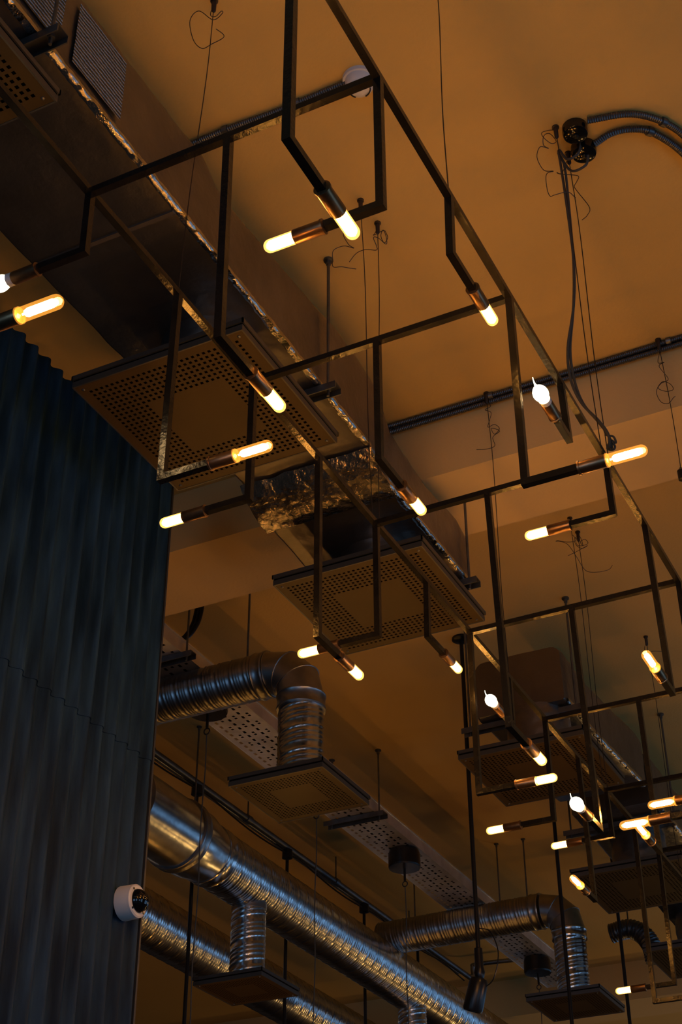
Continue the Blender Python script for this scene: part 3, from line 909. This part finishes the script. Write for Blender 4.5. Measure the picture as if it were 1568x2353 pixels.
# ------------------------------------------------------------------ pendants under the tray
def globe(p, t, lit=True):
    MB().lathe([(0, .006), (.004, .018), (.05, .02), (.055, .016)], p+Vector((0, 0, .002)), (0, 0, -1), 16).build('lamp_holder', M_blackplastic, t)
    MB().lathe([(.045*(1-math.cos(a)), .045*math.sin(a)) for a in [math.pi*k/10 for k in range(11)]], p-Vector((0, 0, .05)), (0, 0, -1), 14).build('bulb', M_globe if lit else M_white, t)


for (y, lit, lab) in ((4.40, True, 'black pendant canopy under the tray behind the branch duct'), (5.31, True, 'pendant cord and ring hanging below the small diffuser'),
                 (6.22, True, 'shiny black pendant canopy on the slotted tray beyond its hanger'), (8.03, False, 'black pendant canopy in the dark at the lower right')):
    x = -2.765
    t = thing('pendant_light', (x, y, TZ), lab, 'pendant', 'pendants under the tray')
    MB().lathe([(0, .070), (.02, .076), (.080, .077), (.087, .074), (.088, .0)], (x, y, TZ-.001), (0, 0, -1), 36).build('canopy', M_blackplastic, t, angle=.4)
    MB().tube([(x, y, TZ-.086), (x, y, TZ-.150)], .006, 8).build('stem', M_blackplastic, t)
    z = TZ-.165
    MB().tube([(x+.0125*math.cos(a), y+.0, z+.0125*math.sin(a)) for a in [2*math.pi*k/20 for k in range(21)]], .0028, 6, cap=False).build('ring', M_wire, t)
    cpts = [Vector((x-.001*k+.003*math.sin(k*1.9), y, z-.012-(z-.012-2.2)*k/12)) for k in range(13)]
    MB().tube(smooth_path(cpts, 4), .0026, 6).build('cord', M_cable, t)
    globe(Vector((cpts[-1].x, y, 2.2)), t, lit)

# ------------------------------------------------------------------ track pipe and stems
KX, KZ = -3.447, 4.36
pk = thing('track_pipe', (KX, 6.5, KZ), 'pair of thin pipes with a sagging cable running beside the thick spiral duct', 'pipe')
MB().tube([(KX, 4.6, KZ), (KX, 8.72, KZ)], .016, 14).build('pipe', M_zinc, pk)
MB().tube([(KX-.034, 4.6, KZ+.006), (KX-.034, 8.6, KZ+.006)], .012, 12).build('pipe', M_galvdull, pk)
cb = []
for k in range(60):
    y = 4.6+4.0*k/59
    cb.append((KX+.004, y, KZ-.022-.03*abs(math.sin((y-4.6)*math.pi/.92))))
MB().tube(cb, .0045, 6).build('sagging_cable', M_blackplastic, pk)
for y in (5.02, 5.9, 6.85, 7.8):
    MB().tube([(KX, y, KZ+.01), (KX, y, CE)], .004, 8).build('support_rod', M_zinc, pk)
    MB().lathe([(-.02, .0165), (-.02, .021), (.02, .021), (.02, .0165)], (KX, y, KZ), (0, 1, 0), 14).build('clamp', M_zinc, pk)
MB().tube(smooth_path([(KX, 8.70, KZ), (KX+.01, 8.74, KZ+.02), (KX+.012, 8.74, KZ+.07), (KX+.05, 8.74, KZ+.085), (KX+.40, 8.76, KZ+.08)], 8), .014, 12).build('bend', M_galvdull, pk)

for (px, py, lab) in ((470, 1812, 'black stem dropping from the pipe nearest the corrugated wall'), (672, 1960, 'black stem dropping from the pipe beside the lower left diffuser'),
                      (847, 2085, 'black stem dropping from the pipe near the cross duct'), (994, 2168, 'black stem dropping from the pipe at the dark far end')):
    p = at_z(px, py, KZ-.035)
    p.x = KX
    t = thing('pendant_lamp', (KX, p.y, KZ), lab, 'pendant lamp', 'stems below the pipe')
    MB().lathe([(.012, .02), (.016, .026), (.058, .027), (.064, .012)], (KX, p.y, KZ), (0, 0, -1), 20).build('adaptor', M_blackplastic, t)
    MB().tube([(KX, p.y, KZ-.06), (KX, p.y, 2.3)], .0085, 10).build('stem', M_blackplastic, t)
    globe(Vector((KX, p.y, 2.3)), t, p.y < 7)

# long stems with spotlights at the right
for (y, zb, lab) in ((4.96, 3.17, 'long black ceiling stem ending in a tilted spotlight at the bottom centre'), (5.965, 2.6, 'long black stem passing behind the lower middle bulbs to the bottom edge'),
                     (6.82, 2.6, 'thin black stem farthest right at the bottom of the photo')):
    x = -1.925
    t = thing('stem_spotlight', (x, y, CE), lab, 'spotlight', 'spotlights on long stems')
    MB().lathe([(0, .038), (.008, .038), (.012, .03), (.014, .01)], (x, y, CE), (0, 0, -1), 24).build('ceiling_plate', M_blackplastic, t)
    MB().tube([(x, y, CE-.01), (x, y, zb)], .0085, 10).build('stem', M_blackplastic, t)
    MB().lathe([(0, .010), (.004, .015), (.07, .016), (.09, .020), (.11, .014), (.12, .006)], (x, y, zb+.06), (0, 0, -1), 16).build('swivel', M_blackplastic, t)
    ax = Vector((-.35, .1, -1)).normalized()
    MB().lathe([(0, .012), (.006, .028), (.02, .034), (.11, .036), (.12, .033), (.12, .028), (.10, .026), (.10, 0)], Vector((x, y, zb-.045)), ax, 24).build('lamp_head', M_blackplastic, t, angle=.5)
    MB().tube(smooth_path([(x+.008, y, zb+.13), (x+.05, y, zb+.11), (x+.075, y, zb+.03), (x+.05, y, zb-.06), (x+.0, y, zb-.09)], 8), .0022, 6).build('cable', M_blackplastic, t)

# far ceiling rod
px_ = at_z(1138, 2286, CE)
t = thing('ceiling_rod', px_, 'thin dark rod with a flat plate on the farthest ceiling', 'rod')
MB().tube([px_, px_-Vector((0, 0, 1.6))], .008, 8).build('rod_shaft', M_blackplastic, t)
MB().box(px_.x-.05, px_.x+.05, px_.y-.02, px_.y+.02, CE-.012, CE).build('plate', M_blackplastic, t, smooth=False)

# ------------------------------------------------------------------ security camera
cy, cz = 2.985, 2.79
t = thing('security_camera', (WX, cy, cz), 'white dome security camera on the edge of the corrugated wall', 'security camera')
ax = (1, 0, 0); xo = WX+.007
MB().lathe([(0, .043), (.034, .042), (.038, .041)], (xo, cy, cz), ax, 40).build('housing', M_white, t, angle=.5)
MB().lathe([(.036, .0415), (.042, .041), (.045, .037), (.045, .030), (.040, .029)], (xo, cy, cz), ax, 40).build('trim_ring', M_white, t, angle=.5)
dm = MB().lathe([(.040+.031*math.sin(a), .0305*math.cos(a)) for a in [math.pi/2*k/10 for k in range(11)]], (xo, cy, cz), ax, 36).build('dome', M_dome, t)
MB().lathe([(0, .011), (.012, .011), (.013, .007)], (xo+.058, cy-.004, cz-.004), Vector((.85, -.35, -.25)), 20).build('lens', M_dome, dm)
for k in range(4):
    a = math.pi/4+math.pi/2*k
    MB().lathe([(0, .003), (.0015, .003)], (xo+.045, cy+.0345*math.cos(a), cz+.0345*math.sin(a)), ax, 8).build('screw', M_blackplastic, t)
